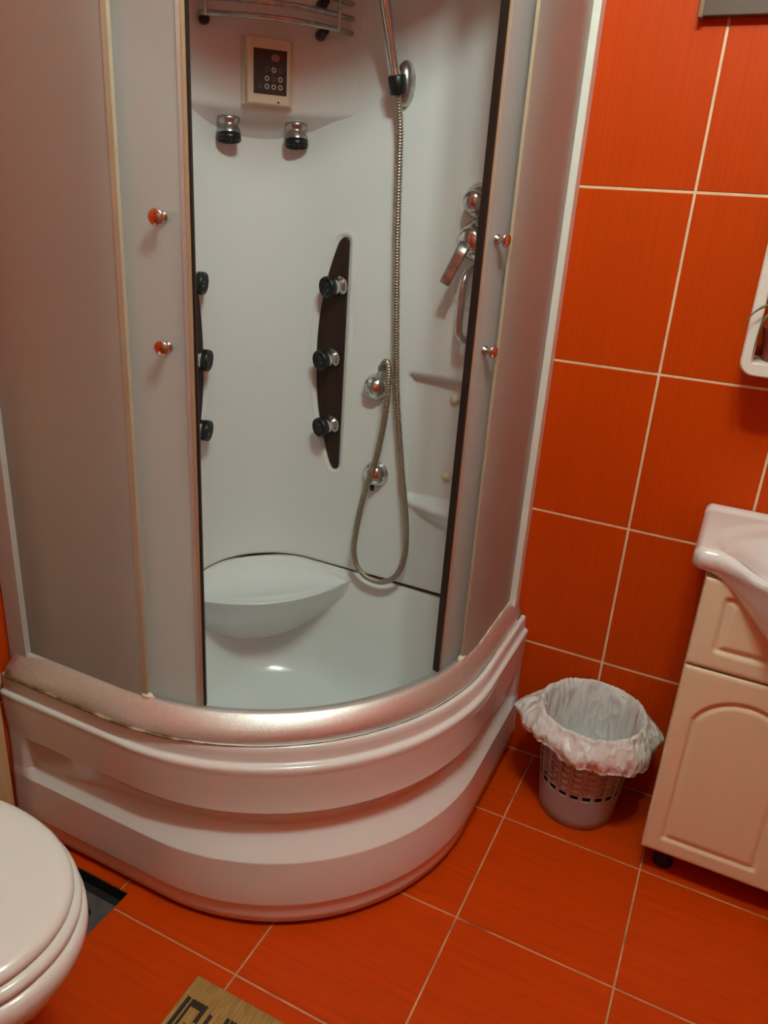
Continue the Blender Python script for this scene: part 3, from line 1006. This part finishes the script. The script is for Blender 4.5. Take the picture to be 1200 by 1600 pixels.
# ------------------------------------------------------------------ waste bin and liner
BX, BY, BH = 1.024, -0.131, 0.285
bin_ = thing('waste_bin', 'grey plastic waste bin with slotted sides against the orange wall', 'waste bin', (BX, BY, 0))
def br(z): return 0.093 + (0.1205 - 0.093) * z / BH
NB = 22
bb = MB()
zrows = [0.001, 0.004, 0.03, 0.062, 0.092]
nslot = 10
for k in range(nslot):
    z = 0.092 + k * 0.0178
    zrows += [z + 0.0055, z + 0.0178]
zrows += [BH]
zrows = sorted(set(round(z, 5) for z in zrows))
angs = []
for k in range(NB):
    a = 2 * PI * k / NB
    angs += [a, a + 2 * PI / NB * 0.18, a + 2 * PI / NB * 0.36, a + 2 * PI / NB * 0.68]
n = len(angs)
vs = [((BX + (br(z) - (0.0025 if z < 0.003 else 0)) * math.cos(a)), BY + (br(z) - (0.0025 if z < 0.003 else 0)) * math.sin(a), z) for z in zrows for a in angs]
fs = []
for i in range(len(zrows) - 1):
    zm = (zrows[i] + zrows[i + 1]) / 2
    for j in range(n):
        hole = (j % 4 >= 2) and 0.093 < zm < 0.092 + nslot * 0.0178 and (zrows[i + 1] - zrows[i]) > 0.0095
        if hole: continue
        k = (j + 1) % n
        fs.append((i * n + j, i * n + k, (i + 1) * n + k, (i + 1) * n + j))
fs.append(tuple(reversed(range(n))))
bb.add(vs, fs, True)
ob = bb.build('bucket', M['bin'], bin_, solid=0.0020)
MB().tube([(BX + 0.1213 * math.cos(2 * PI * i / 48), BY + 0.1213 * math.sin(2 * PI * i / 48), BH - 0.005) for i in range(49)], 0.0024, 8, False).build('rim', M['bin'], bin_)

ln = MB()
NL = 260
def ridge(x, y, z):
    return 1 - 2 * abs(noise.noise(Vector((x, y, z))))
def fold(a, z, amp, k=1.0):
    c, s_ = math.cos(a), math.sin(a)
    d = z * 14
    return amp * (0.9 * noise.noise(Vector((c * 2.6, s_ * 2.6, z * 7))) + 0.55 * ridge(c * 5 * k + d * 0.3, s_ * 5 * k, d * 0.6 + 4) + 0.33 * ridge(c * 13 * k, s_ * 13 * k + d * 0.5, d + 9) + 0.16 * ridge(c * 30, s_ * 30, d * 2.2))
prof = [('in', z, 0) for z in (0.105, 0.115, 0.14, 0.17, 0.20, 0.22, 0.24, 0.255, 0.268, 0.278)]
prof += [('top', 0.288, 0.1165), ('top', 0.2945, 0.1185), ('top', 0.2975, 0.1215), ('top', 0.2965, 0.1250), ('top', 0.2915, 0.1285), ('top', 0.285, 0.1305)]
prof += [('out', q / 16, 0) for q in range(1, 17)]
tips = [(math.radians(185), 0.50, 0.041), (math.radians(16), 0.42, 0.024)]
rings = []
for kind, q, r0 in prof:
    ring = []
    for i in range(NL):
        a = 2 * PI * i / NL
        if kind == 'in':
            r = br(q) - 0.0095 + fold(a, q * 0.35, 0.0075) - 0.003 * sstep(0.1, 0.2, q)
            r = max(r, br(q) - 0.018)
            r = min(r, br(q) - 0.0032)
            z = q
        elif kind == 'top':
            r = r0 + fold(a, 0.28 + (q - 0.28) * 0.4, 0.0042, 1.6)
            z = q + 0.005 * noise.noise(Vector((math.cos(a) * 4, math.sin(a) * 4, 3.3))) + 0.0022 * ridge(math.cos(a) * 14, math.sin(a) * 14, 2.2)
            r = max(r, 0.1095) if q < 0.2965 or r0 < 0.1216 else max(r, 0.1190)
        else:
            hem = 0.060 + 0.014 * noise.noise(Vector((math.cos(a) * 2.2, math.sin(a) * 2.2, 7.7))) + 0.010 * noise.noise(Vector((math.cos(a) * 7, math.sin(a) * 7, 1.7)))
            hem -= 0.012 * sstep(-0.3, 0.9, math.cos(a - math.radians(-125)))
            hem += 0.012 * sstep(0.2, 1.0, math.cos(a - math.radians(-50)))
            z = 0.285 - hem * q
            flare = 0.016 * math.sin(PI * min(q * 0.8, 0.75))
            r = 0.1315 + flare + fold(a, 0.285 - q * 0.11, 0.0115) * (0.4 + 0.7 * q)
            for (ta, tw, te) in tips:
                dlt = math.atan2(math.sin(a - ta), math.cos(a - ta))
                bump_ = max(0, 1 - abs(dlt) / tw)
                r += te * bump_ ** 1.15 * (0.08 + 0.92 * math.sin(PI * 0.5 * min(1, q * 1.25)))
            r = max(r, br(min(z, BH)) + 0.0062)
        y = BY + r * math.sin(a)
        if y > -0.004:
            y = -0.004 - 0.0008 * math.sin(i)
        ring.append((BX + r * math.cos(a), y, z))
    rings.append(ring)
ln.loft(rings, True, True, False)
liner = ln.build('bin_liner', M['liner'])
tag(liner, 'crumpled white plastic bag lining the grey waste bin and folded over its rim', 'bin bag')

# ------------------------------------------------------------------ vanity cabinet and basin
VX0, VX1, VY, VZ0, VZ1 = 1.198, 1.748, -0.262, 0.076, 0.765
vanity = thing('vanity_cabinet', 'cream vanity cabinet with arched raised doors under the washbasin', 'vanity', (1.473, -0.14, 0))
t = 0.016
bd = MB()
bd.box((VX0, VY, VZ0), (VX0 + t, -0.006, VZ1))
bd.box((VX1 - t, VY, VZ0), (VX1, -0.006, VZ1))
bd.box((VX0 + t, VY, VZ0), (VX1 - t, -0.006, VZ0 + t))
bd.box((VX0 + t, -0.014, VZ0 + t), (VX1 - t, -0.006, 0.60))
bd.build('carcass', M['vanity'], vanity)
for (x, y) in ((VX0 + 0.055, VY + 0.045), (VX1 - 0.055, VY + 0.045), (VX0 + 0.055, -0.05), (VX1 - 0.055, -0.05)):
    MB().lathe([(0.022, 0.0005), (0.024, 0.004), (0.023, 0.010), (0.014, 0.018), (0.012, 0.055), (0.018, 0.062), (0.020, VZ0)], (x, y, 0), n=20).build('leg', M['black'], vanity)

def relief(name, x0, x1, z0, z1, yf, th, sdf, m, parent, res=0.004):
    """front board with a routed groove following a signed-distance outline (negative inside)"""
    nx, nz = max(8, int((x1 - x0) / res)), max(8, int((z1 - z0) / res))
    b = MB()
    rings = []
    for j in range(nz + 1):
        ring = []
        for i in range(nx + 1):
            x = x0 + (x1 - x0) * i / nx
            z = z0 + (z1 - z0) * j / nz
            e = min(x - x0, x1 - x, z - z0, z1 - z)
            d = sdf(x, z)
            g = 0.0
            if -0.020 < d < 0.0:
                q = -d / 0.020
                g = 0.0075 * (sstep(0, 0.30, q) * (1 - 0.85 * sstep(0.35, 1.0, q)))
            elif d <= -0.020:
                g = 0.0075 * 0.15
            edge = 0.003 * (1 - sstep(0, 0.006, e))
            ring.append((x, yf + g + edge, z))
        rings.append(ring)
    b.loft(rings, False)
    n = nx + 1
    idx = [i for i in range(n)] + [j * n + nx for j in range(1, nz + 1)] + [nz * n + i for i in range(nx - 1, -1, -1)] + [j * n for j in range(nz - 1, 0, -1)]
    o0 = len(b.v)
    for k in idx:
        x, y, z = b.v[k]
        b.v.append((x, yf + th, z))
    L = len(idx)
    for k in range(L):
        b.f.append((idx[k], idx[(k + 1) % L], o0 + (k + 1) % L, o0 + k))
        b.sm.append(False)
    b.f.append(tuple(o0 + k for k in range(L)))
    b.sm.append(False)
    return b.build(name, m, parent)
def box_sdf(x0, x1, z0, z1, r):
    return lambda x, z: rrect(x, z, x0, x1, z0, z1, r)
def arch_sdf(x0, x1, z0, zs, rise):
    w = (x1 - x0) / 2
    R = (w * w + rise * rise) / (2 * rise)
    cx, cz = (x0 + x1) / 2, zs + rise - R
    def f(x, z):
        a = rrect(x, z, x0, x1, z0, zs + rise + 0.05, 0.008)
        c = math.hypot(x - cx, z - cz) - R
        return max(a, c) if z > cz else a
    return f
YFR = -0.280
for (dx0, dx1) in ((1.1985, 1.470), (1.476, 1.7475)):
    relief('door', dx0, dx1, 0.0765, 0.564, YFR, 0.017, arch_sdf(dx0 + 0.036, dx1 - 0.036, 0.114, 0.445, 0.068), M['vanity'], vanity, 0.0035)
relief('drawer_front', 1.1985, 1.7475, 0.570, 0.766, YFR, 0.017, box_sdf(1.1985 + 0.042, 1.7475 - 0.042, 0.608, 0.735, 0.008), M['vanity'], vanity, 0.0045)

basin = thing('washbasin', 'white ceramic washbasin with a bulging front bowl on the vanity cabinet', 'washbasin', (1.468, 0, 0.78))
BX0, BX1, BCX = 1.166, 1.770, 1.468
def bfront(x):
    q = (x - BCX) / 0.302
    corner = max(0, abs(q) - 0.93) / 0.07
    return 0.292 + 0.165 * (0.5 + 0.5 * math.cos(PI * min(1, abs(q) / 0.88))) ** 0.85 - 0.022 * corner ** 2
ws = MB()
NXb, NYb = 90, 60
def btop(x, y):
    e_l = min(x - BX0, BX1 - x)
    yf = bfront(x)
    e_f = yf + y
    z = 0.826
    z += 0.006 * (1 - sstep(0.02, 0.045, -y))                   # raised back ledge
    # shallow deck around the bowl
    ex, ey = (x - BCX) / 0.262, (y + 0.212) / 0.19
    d0 = math.hypot(ex, ey)
    z -= 0.006 * (1 - sstep(0.93, 1.04, d0))
    ex, ey = (x - BCX) / 0.232, (y + 0.245) / 0.158
    d = math.hypot(ex, ey)
    if d < 1.05:
        z -= 0.125 * (1 - sstep(0.12, 1.03, d)) ** 0.75
    e = min(e_l, e_f, -y + 0.003)
    z -= 0.014 * (1 - min(1, e / 0.016)) ** 2.2
    return z
rings = []
xs = [BX0 + (BX1 - BX0) * (0.5 - 0.5 * math.cos(PI * i / NXb)) * 0.35 + (BX1 - BX0) * (i / NXb) * 0.65 for i in range(NXb + 1)]
for x in xs:
    yf = bfront(x)
    q = min(1, abs((x - BCX) / 0.302))
    ring = []
    for j in range(NYb + 1):
        t_ = j / NYb
        t_ = t_ * 0.6 + 0.4 * (0.5 - 0.5 * math.cos(PI * t_))
        y = -0.003 - (yf - 0.003) * t_
        ring.append((x, y, btop(x, y)))
    # front lip then belly underneath
    belly = (0.5 + 0.5 * math.cos(PI * min(1, q / 0.93)))
    zlip = 0.826
    low = 0.778 - 0.175 * belly ** 0.5
    ring.append((x, -yf - 0.001, zlip - 0.022))
    ring.append((x, -yf + 0.002, zlip - 0.034))
    ring.append((x, -yf + 0.009, zlip - 0.044))
    for k in range(1, 9):
        a = k / 8
        ring.append((x, -yf + 0.010 + (yf * 0.30) * (1 - math.cos(a * PI / 2)) + 0.03 * a, zlip - 0.046 - (zlip - 0.046 - low) * math.sin(a * PI / 2)))
    ring.append((x, -yf * 0.30, low + 0.012))
    ring.append((x, -0.003, max(low + 0.02, 0.77)))
    rings.append(ring)
ws.loft(rings, False)
n = len(rings[0])
ws.f.append(tuple(range(n)))
ws.f.append(tuple((len(rings) - 1) * n + i for i in reversed(range(n))))
ws.sm += [False, False]
ws.build('bowl', M['ceramic'], basin)
tap = MB()
tap.lathe([(0.026, 0), (0.026, 0.006), (0.020, 0.012), (0.020, 0.07), (0.024, 0.085), (0.018, 0.10), (0.001, 0.103)], (BCX, -0.055, 0.829), n=20)
tap.tube([(BCX, -0.06, 0.875), (BCX, -0.11, 0.89), (BCX, -0.16, 0.885), (BCX, -0.165, 0.870)], 0.011, 12)
tapo = tap.build('tap', M['chrome'], basin)
MB().tube([(BCX, -0.055, 0.93), (BCX, -0.09, 0.95), (BCX, -0.12, 0.957)], 0.007, 10).build('lever', M['chrome'], tapo)

# ------------------------------------------------------------------ open white shelf frame above the basin
shelf = thing('wall_shelf', 'white open-fronted wall shelf with rounded corner above the washbasin', 'shelf', (1.455, 0, 1.138))
SX0, SX1, SZ0, SZ1, SY = 1.1665, 1.745, 1.138, 1.72, -0.118
def frame_loop(x0, x1, z0, z1, r, y, n=8):
    pts = []
    for (cx, cz, a0) in ((x1 - r, z0 + r, -90), (x1 - r, z1 - r, 0), (x0 + r, z1 - r, 90), (x0 + r, z0 + r, 180)):
        for i in range(n + 1):
            a = math.radians(a0 + 90 * i / n)
            pts.append((cx + r * math.cos(a), y, cz + r * math.sin(a)))
    return pts
fr = MB()
fr.loft([frame_loop(SX0, SX1, SZ0, SZ1, 0.028, -0.0025), frame_loop(SX0, SX1, SZ0, SZ1, 0.028, SY + 0.004), frame_loop(SX0 + 0.003, SX1 - 0.003, SZ0 + 0.003, SZ1 - 0.003, 0.026, SY),
         frame_loop(SX0 + 0.020, SX1 - 0.020, SZ0 + 0.024, SZ1 - 0.02, 0.004, SY), frame_loop(SX0 + 0.022, SX1 - 0.022, SZ0 + 0.026, SZ1 - 0.022, 0.003, SY + 0.003), frame_loop(SX0 + 0.022, SX1 - 0.022, SZ0 + 0.026, SZ1 - 0.022, 0.003, -0.0025)], True, False, False, False)
fr.build('frame', M['white_frame'], shelf)
MB().box((SX0 + 0.022, SY + 0.030, 1.43), (SX1 - 0.022, -0.003, 1.442)).build('middle_board', M['white_frame'], shelf)

pot = thing('potted_plant', 'small plant with long arching leaves standing in the white wall shelf', 'plant', (1.237, -0.062, 1.164))
MB().lathe([(0.0, 0.0), (0.030, 0.0), (0.033, 0.004), (0.044, 0.062), (0.046, 0.066), (0.041, 0.066), (0.039, 0.056), (0.0, 0.055)], (1.237, -0.062, 1.1645), n=24, cap=False).build('pot', M['pot'], pot)
MB().lathe([(0.0395, 0.055), (0.02, 0.058), (0.001, 0.060)], (1.237, -0.062, 1.1645), n=20).build('soil', M['soil'], pot)
def blade(pts, w):
    P = catmull(pts, 8)
    rings = []
    for i, p in enumerate(P):
        t_ = i / (len(P) - 1)
        ww = w * (0.45 + 0.55 * math.sin(PI * min(1, t_ * 1.4 + 0.15))) * (1 - t_ ** 3) + 0.0004
        d = (P[min(i + 1, len(P) - 1)] - P[max(i - 1, 0)]).normalized()
        sd = d.cross(Vector((0.25, 1, 0.1))).normalized()
        up_ = sd.cross(d)
        rings.append([p + sd * ww, p + up_ * 0.0012 - sd * 0 , p - sd * ww, p - up_ * 0.0010])
    b = MB()
    b.loft(rings, True, True, True)
    return b
T = (1.236, -0.070, 1.222)
for pts, w in (([T, (1.220, -0.105, 1.268), (1.194, -0.134, 1.275), (1.177, -0.140, 1.266), (1.166, -0.141, 1.252), (1.159, -0.141, 1.235), (1.157, -0.140, 1.216)], 0.0026),
               ([T, (1.214, -0.108, 1.266), (1.197, -0.124, 1.256), (1.190, -0.126, 1.241), (1.187, -0.127, 1.219), (1.186, -0.1255, 1.193), (1.186, -0.124, 1.172)], 0.0040),
               ([T, (1.250, -0.085, 1.29), (1.27, -0.11, 1.33), (1.30, -0.14, 1.33)], 0.004),
               ([T, (1.235, -0.08, 1.30), (1.222, -0.09, 1.35), (1.21, -0.10, 1.38)], 0.004),
               ([T, (1.27, -0.08, 1.27), (1.31, -0.10, 1.27), (1.34, -0.12, 1.22)], 0.004)):
    blade(pts, w).build('leaf', M['leaf'], pot)

# flat brown panel high on the back wall
bpn = thing('wall_panel', 'flat grey-brown panel with a paler edge hung high on the orange tiles', 'panel', (1.25, 0, 1.77))
MB().box((0.963, -0.024, 1.772), (1.56, -0.0025, 2.10), 0.002).build('board', M['brown_panel'], bpn)
MB().box((0.955, -0.028, 1.769), (0.965, -0.0025, 2.103), 0.002).build('side_strip', M['brown_edge'], bpn)

# ------------------------------------------------------------------ pale wooden board at the left wall
wb = MB().box((XL + 0.0015, -1.075, 0.001), (-0.084, -0.899, 1.05), 0.003).build('wooden_board', M['wood'])
tag(wb, 'pale wooden board standing against the wall between toilet and shower tray', 'board')

# ------------------------------------------------------------------ toilet
TCY = -1.302
toilet = thing('toilet', 'white toilet with its lid closed in front of the wooden board', 'toilet', (0.10, TCY, 0))
def egg(cx, a, b, z, rear, n=72, e=2.15):
    pts = []
    for i in range(n):
        th = 2 * PI * i / n
        c, s_ = math.cos(th), math.sin(th)
        x = math.copysign(abs(c) ** (2 / e), c) * a
        y = math.copysign(abs(s_) ** (2 / e), s_) * b
        X = cx + x
        if X < rear: X = rear
        pts.append((X, TCY + y, z))
    return pts
bw = MB()
bw.loft([egg(0.17, 0.20, 0.105, 0.0005, -0.04), egg(0.17, 0.195, 0.10, 0.012, -0.04), egg(0.165, 0.175, 0.092, 0.06, -0.04), egg(0.17, 0.165, 0.090, 0.14, -0.04), egg(0.19, 0.18, 0.105, 0.20, -0.04), egg(0.215, 0.215, 0.135, 0.26, -0.05), egg(0.235, 0.245, 0.165, 0.315, -0.055),
         egg(0.245, 0.256, 0.180, 0.352, -0.06), egg(0.247, 0.260, 0.184, 0.372, -0.06), egg(0.247, 0.259, 0.183, 0.390, -0.06), egg(0.247, 0.252, 0.176, 0.397, -0.06), egg(0.247, 0.19, 0.12, 0.397, 0.0), egg(0.247, 0.16, 0.10, 0.34, 0.03), egg(0.23, 0.08, 0.06, 0.24, 0.1)], True, True, True)
bw.build('bowl', M['ceramic'], toilet)
se = MB()
se.loft([egg(0.247, 0.20, 0.135, 0.399, 0.02), egg(0.247, 0.246, 0.178, 0.399, 0.0), egg(0.247, 0.250, 0.182, 0.404, 0.0), egg(0.247, 0.249, 0.181, 0.412, 0.0), egg(0.247, 0.242, 0.175, 0.4175, 0.005), egg(0.247, 0.20, 0.135, 0.4175, 0.02)], True, True, True)
se.build('seat_ring', M['toilet_plastic'], toilet)
ld = MB()
ld.loft([egg(0.247, 0.20, 0.135, 0.4185, 0.02), egg(0.245, 0.236, 0.172, 0.4185, 0.0), egg(0.245, 0.240, 0.176, 0.423, 0.0), egg(0.245, 0.239, 0.175, 0.430, 0.0), egg(0.245, 0.233, 0.169, 0.4365, 0.003), egg(0.245, 0.222, 0.159, 0.4395, 0.01), egg(0.245, 0.20, 0.14, 0.4405, 0.02), egg(0.245, 0.10, 0.07, 0.4425, 0.10), egg(0.245, 0.01, 0.01, 0.443, 0.2)], True, True, True)
ld.build('lid', M['toilet_plastic'], toilet)
MB().box((XL + 0.003, TCY - 0.19, 0.39), (0.065, TCY + 0.19, 0.76), 0.022, True).build('cistern', M['ceramic'], toilet)
MB().box((XL + 0.002, TCY - 0.195, 0.761), (0.072, TCY + 0.195, 0.79), 0.010, True).build('cistern_lid', M['ceramic'], toilet)
MB().box((XL + 0.02, TCY - 0.10, 0.18), (0.06, TCY + 0.10, 0.389), 0.02, True).build('pedestal_back', M['ceramic'], toilet)

# ------------------------------------------------------------------ floor drain
dr = thing('floor_drain', 'dark grey square floor drain sunk in the tiles beside the toilet', 'drain', (0.158, -0.971, -0.012))
plate = MB()
cx, cy, hw = 0.152, -0.990, 0.070
def sq(h, z, n=32, rr=None):
    pts = []
    for i in range(n):
        a = 2 * PI * i / n + PI / 4
        c, s_ = math.cos(a), math.sin(a)
        m_ = max(abs(c), abs(s_))
        if rr is None: pts.append((cx + h * c / m_, cy + h * s_ / m_, z))
        else: pts.append((cx + rr * c, cy + rr * s_, z))
    return pts
plate.loft([sq(hw, -0.030), sq(hw, -0.016), sq(hw - 0.002, -0.014), sq(0, -0.014, rr=0.050), sq(0, -0.017, rr=0.048), sq(0, -0.030, rr=0.048)], True, False, False, False)
plate.build('plate', M['drain'], dr)
for k in range(12):
    a = 2 * PI * k / 12
    p0 = Vector((cx + 0.012 * math.cos(a), cy + 0.012 * math.sin(a), -0.0175))
    p1 = Vector((cx + 0.049 * math.cos(a), cy + 0.049 * math.sin(a), -0.0175))
    MB().tube([p0, p1], [0.0022, 0.0045], 6).build('bar', M['drain'], dr)
MB().lathe([(0.014, -0.022), (0.014, -0.016), (0.011, -0.014), (0.001, -0.014)], (cx, cy, 0), n=20).build('hub', M['drain'], dr)
pit = MB()
pit.box((DR[0] + 0.0005, DR[2] + 0.0005, -0.049), (DR[0] + 0.002, DR[3] - 0.0005, -0.0025))
pit.box((DR[1] - 0.002, DR[2] + 0.0005, -0.049), (DR[1] - 0.0005, DR[3] - 0.0005, -0.0025))
pit.box((DR[0] + 0.002, DR[2] + 0.0005, -0.049), (DR[1] - 0.002, DR[2] + 0.002, -0.0025))
pit.box((DR[0] + 0.002, DR[3] - 0.002, -0.049), (DR[1] - 0.002, DR[3] - 0.0005, -0.0025))
pit.build('pit_wall', M['dark'], dr)
MB().box((DR[0] + 0.002, DR[2] + 0.002, -0.049), (DR[1] - 0.002, DR[3] - 0.002, -0.032)).build('trap', M['dark'], dr)

# ------------------------------------------------------------------ bath mat
MX0, MX1, MY0, MY1 = 0.484, 0.960, -1.62, -0.973
bm_ = thing('bath_mat', 'brown ribbed bath mat with a dark key pattern on the floor', 'mat', ((MX0 + MX1) / 2, (MY0 + MY1) / 2, 0))
mt = MB()
NR = 58
secs = []
prof = []
for i in range(NR * 6 + 1):
    x = MX0 + (MX1 - MX0) * i / (NR * 6)
    prof.append((x, 0.0040 + 0.0032 * abs(math.sin(PI * i / 6))))
rows = [MY1, MY1 - 0.004, MY0 + 0.004, MY0]
rings = []
for y in rows:
    e = 0.0025 if y in (MY0, MY1) else 0
    rings.append([(x, y, z - e) for x, z in prof] + [(MX1, y, 0.0008), (MX0, y, 0.0008)])
mt.loft(rings, True, True, True)
mt.build('weave', M['mat'], bm_)
def print_patch(x0, x1, y0, y1):
    b = MB()
    n_ = max(2, int((x1 - x0) / 0.0018))
    top = []
    for yy in (y0, y1):
        top.append([(x0 + (x1 - x0) * i / n_, yy, 0.0043 + 0.0034 * abs(math.sin(PI * (x0 + (x1 - x0) * i / n_ - MX0) / ((MX1 - MX0) / NR)))) for i in range(n_ + 1)])
    b.loft(top, False)
    return b
mk = MB()
def pp(x0, x1, y0, y1):
    b = print_patch(x0, x1, y0, y1)
    mk.add(b.v, b.f, True)
per = 0.088
for k in range(5):
    for row in range(5):
        ox, oy = 0.495 + k * per, -1.016 - row * 0.118
        pp(ox, ox + 0.0085, oy - 0.062, oy)
        pp(ox + 0.0115, ox + 0.0175, oy - 0.056, oy)
        pp(ox + 0.0175, ox + 0.046, oy - 0.014, oy)
        pp(ox + 0.0375, ox + 0.046, oy - 0.036, oy - 0.014)
        pp(ox + 0.026, ox + 0.0375, oy - 0.056, oy - 0.044)
        pp(ox + 0.056, ox + 0.064, oy - 0.062, oy - 0.010)
        pp(ox + 0.064, ox + 0.076, oy - 0.062, oy - 0.050)
tag(mk.build('print', M['mat_print'], bm_), kind='stuff')
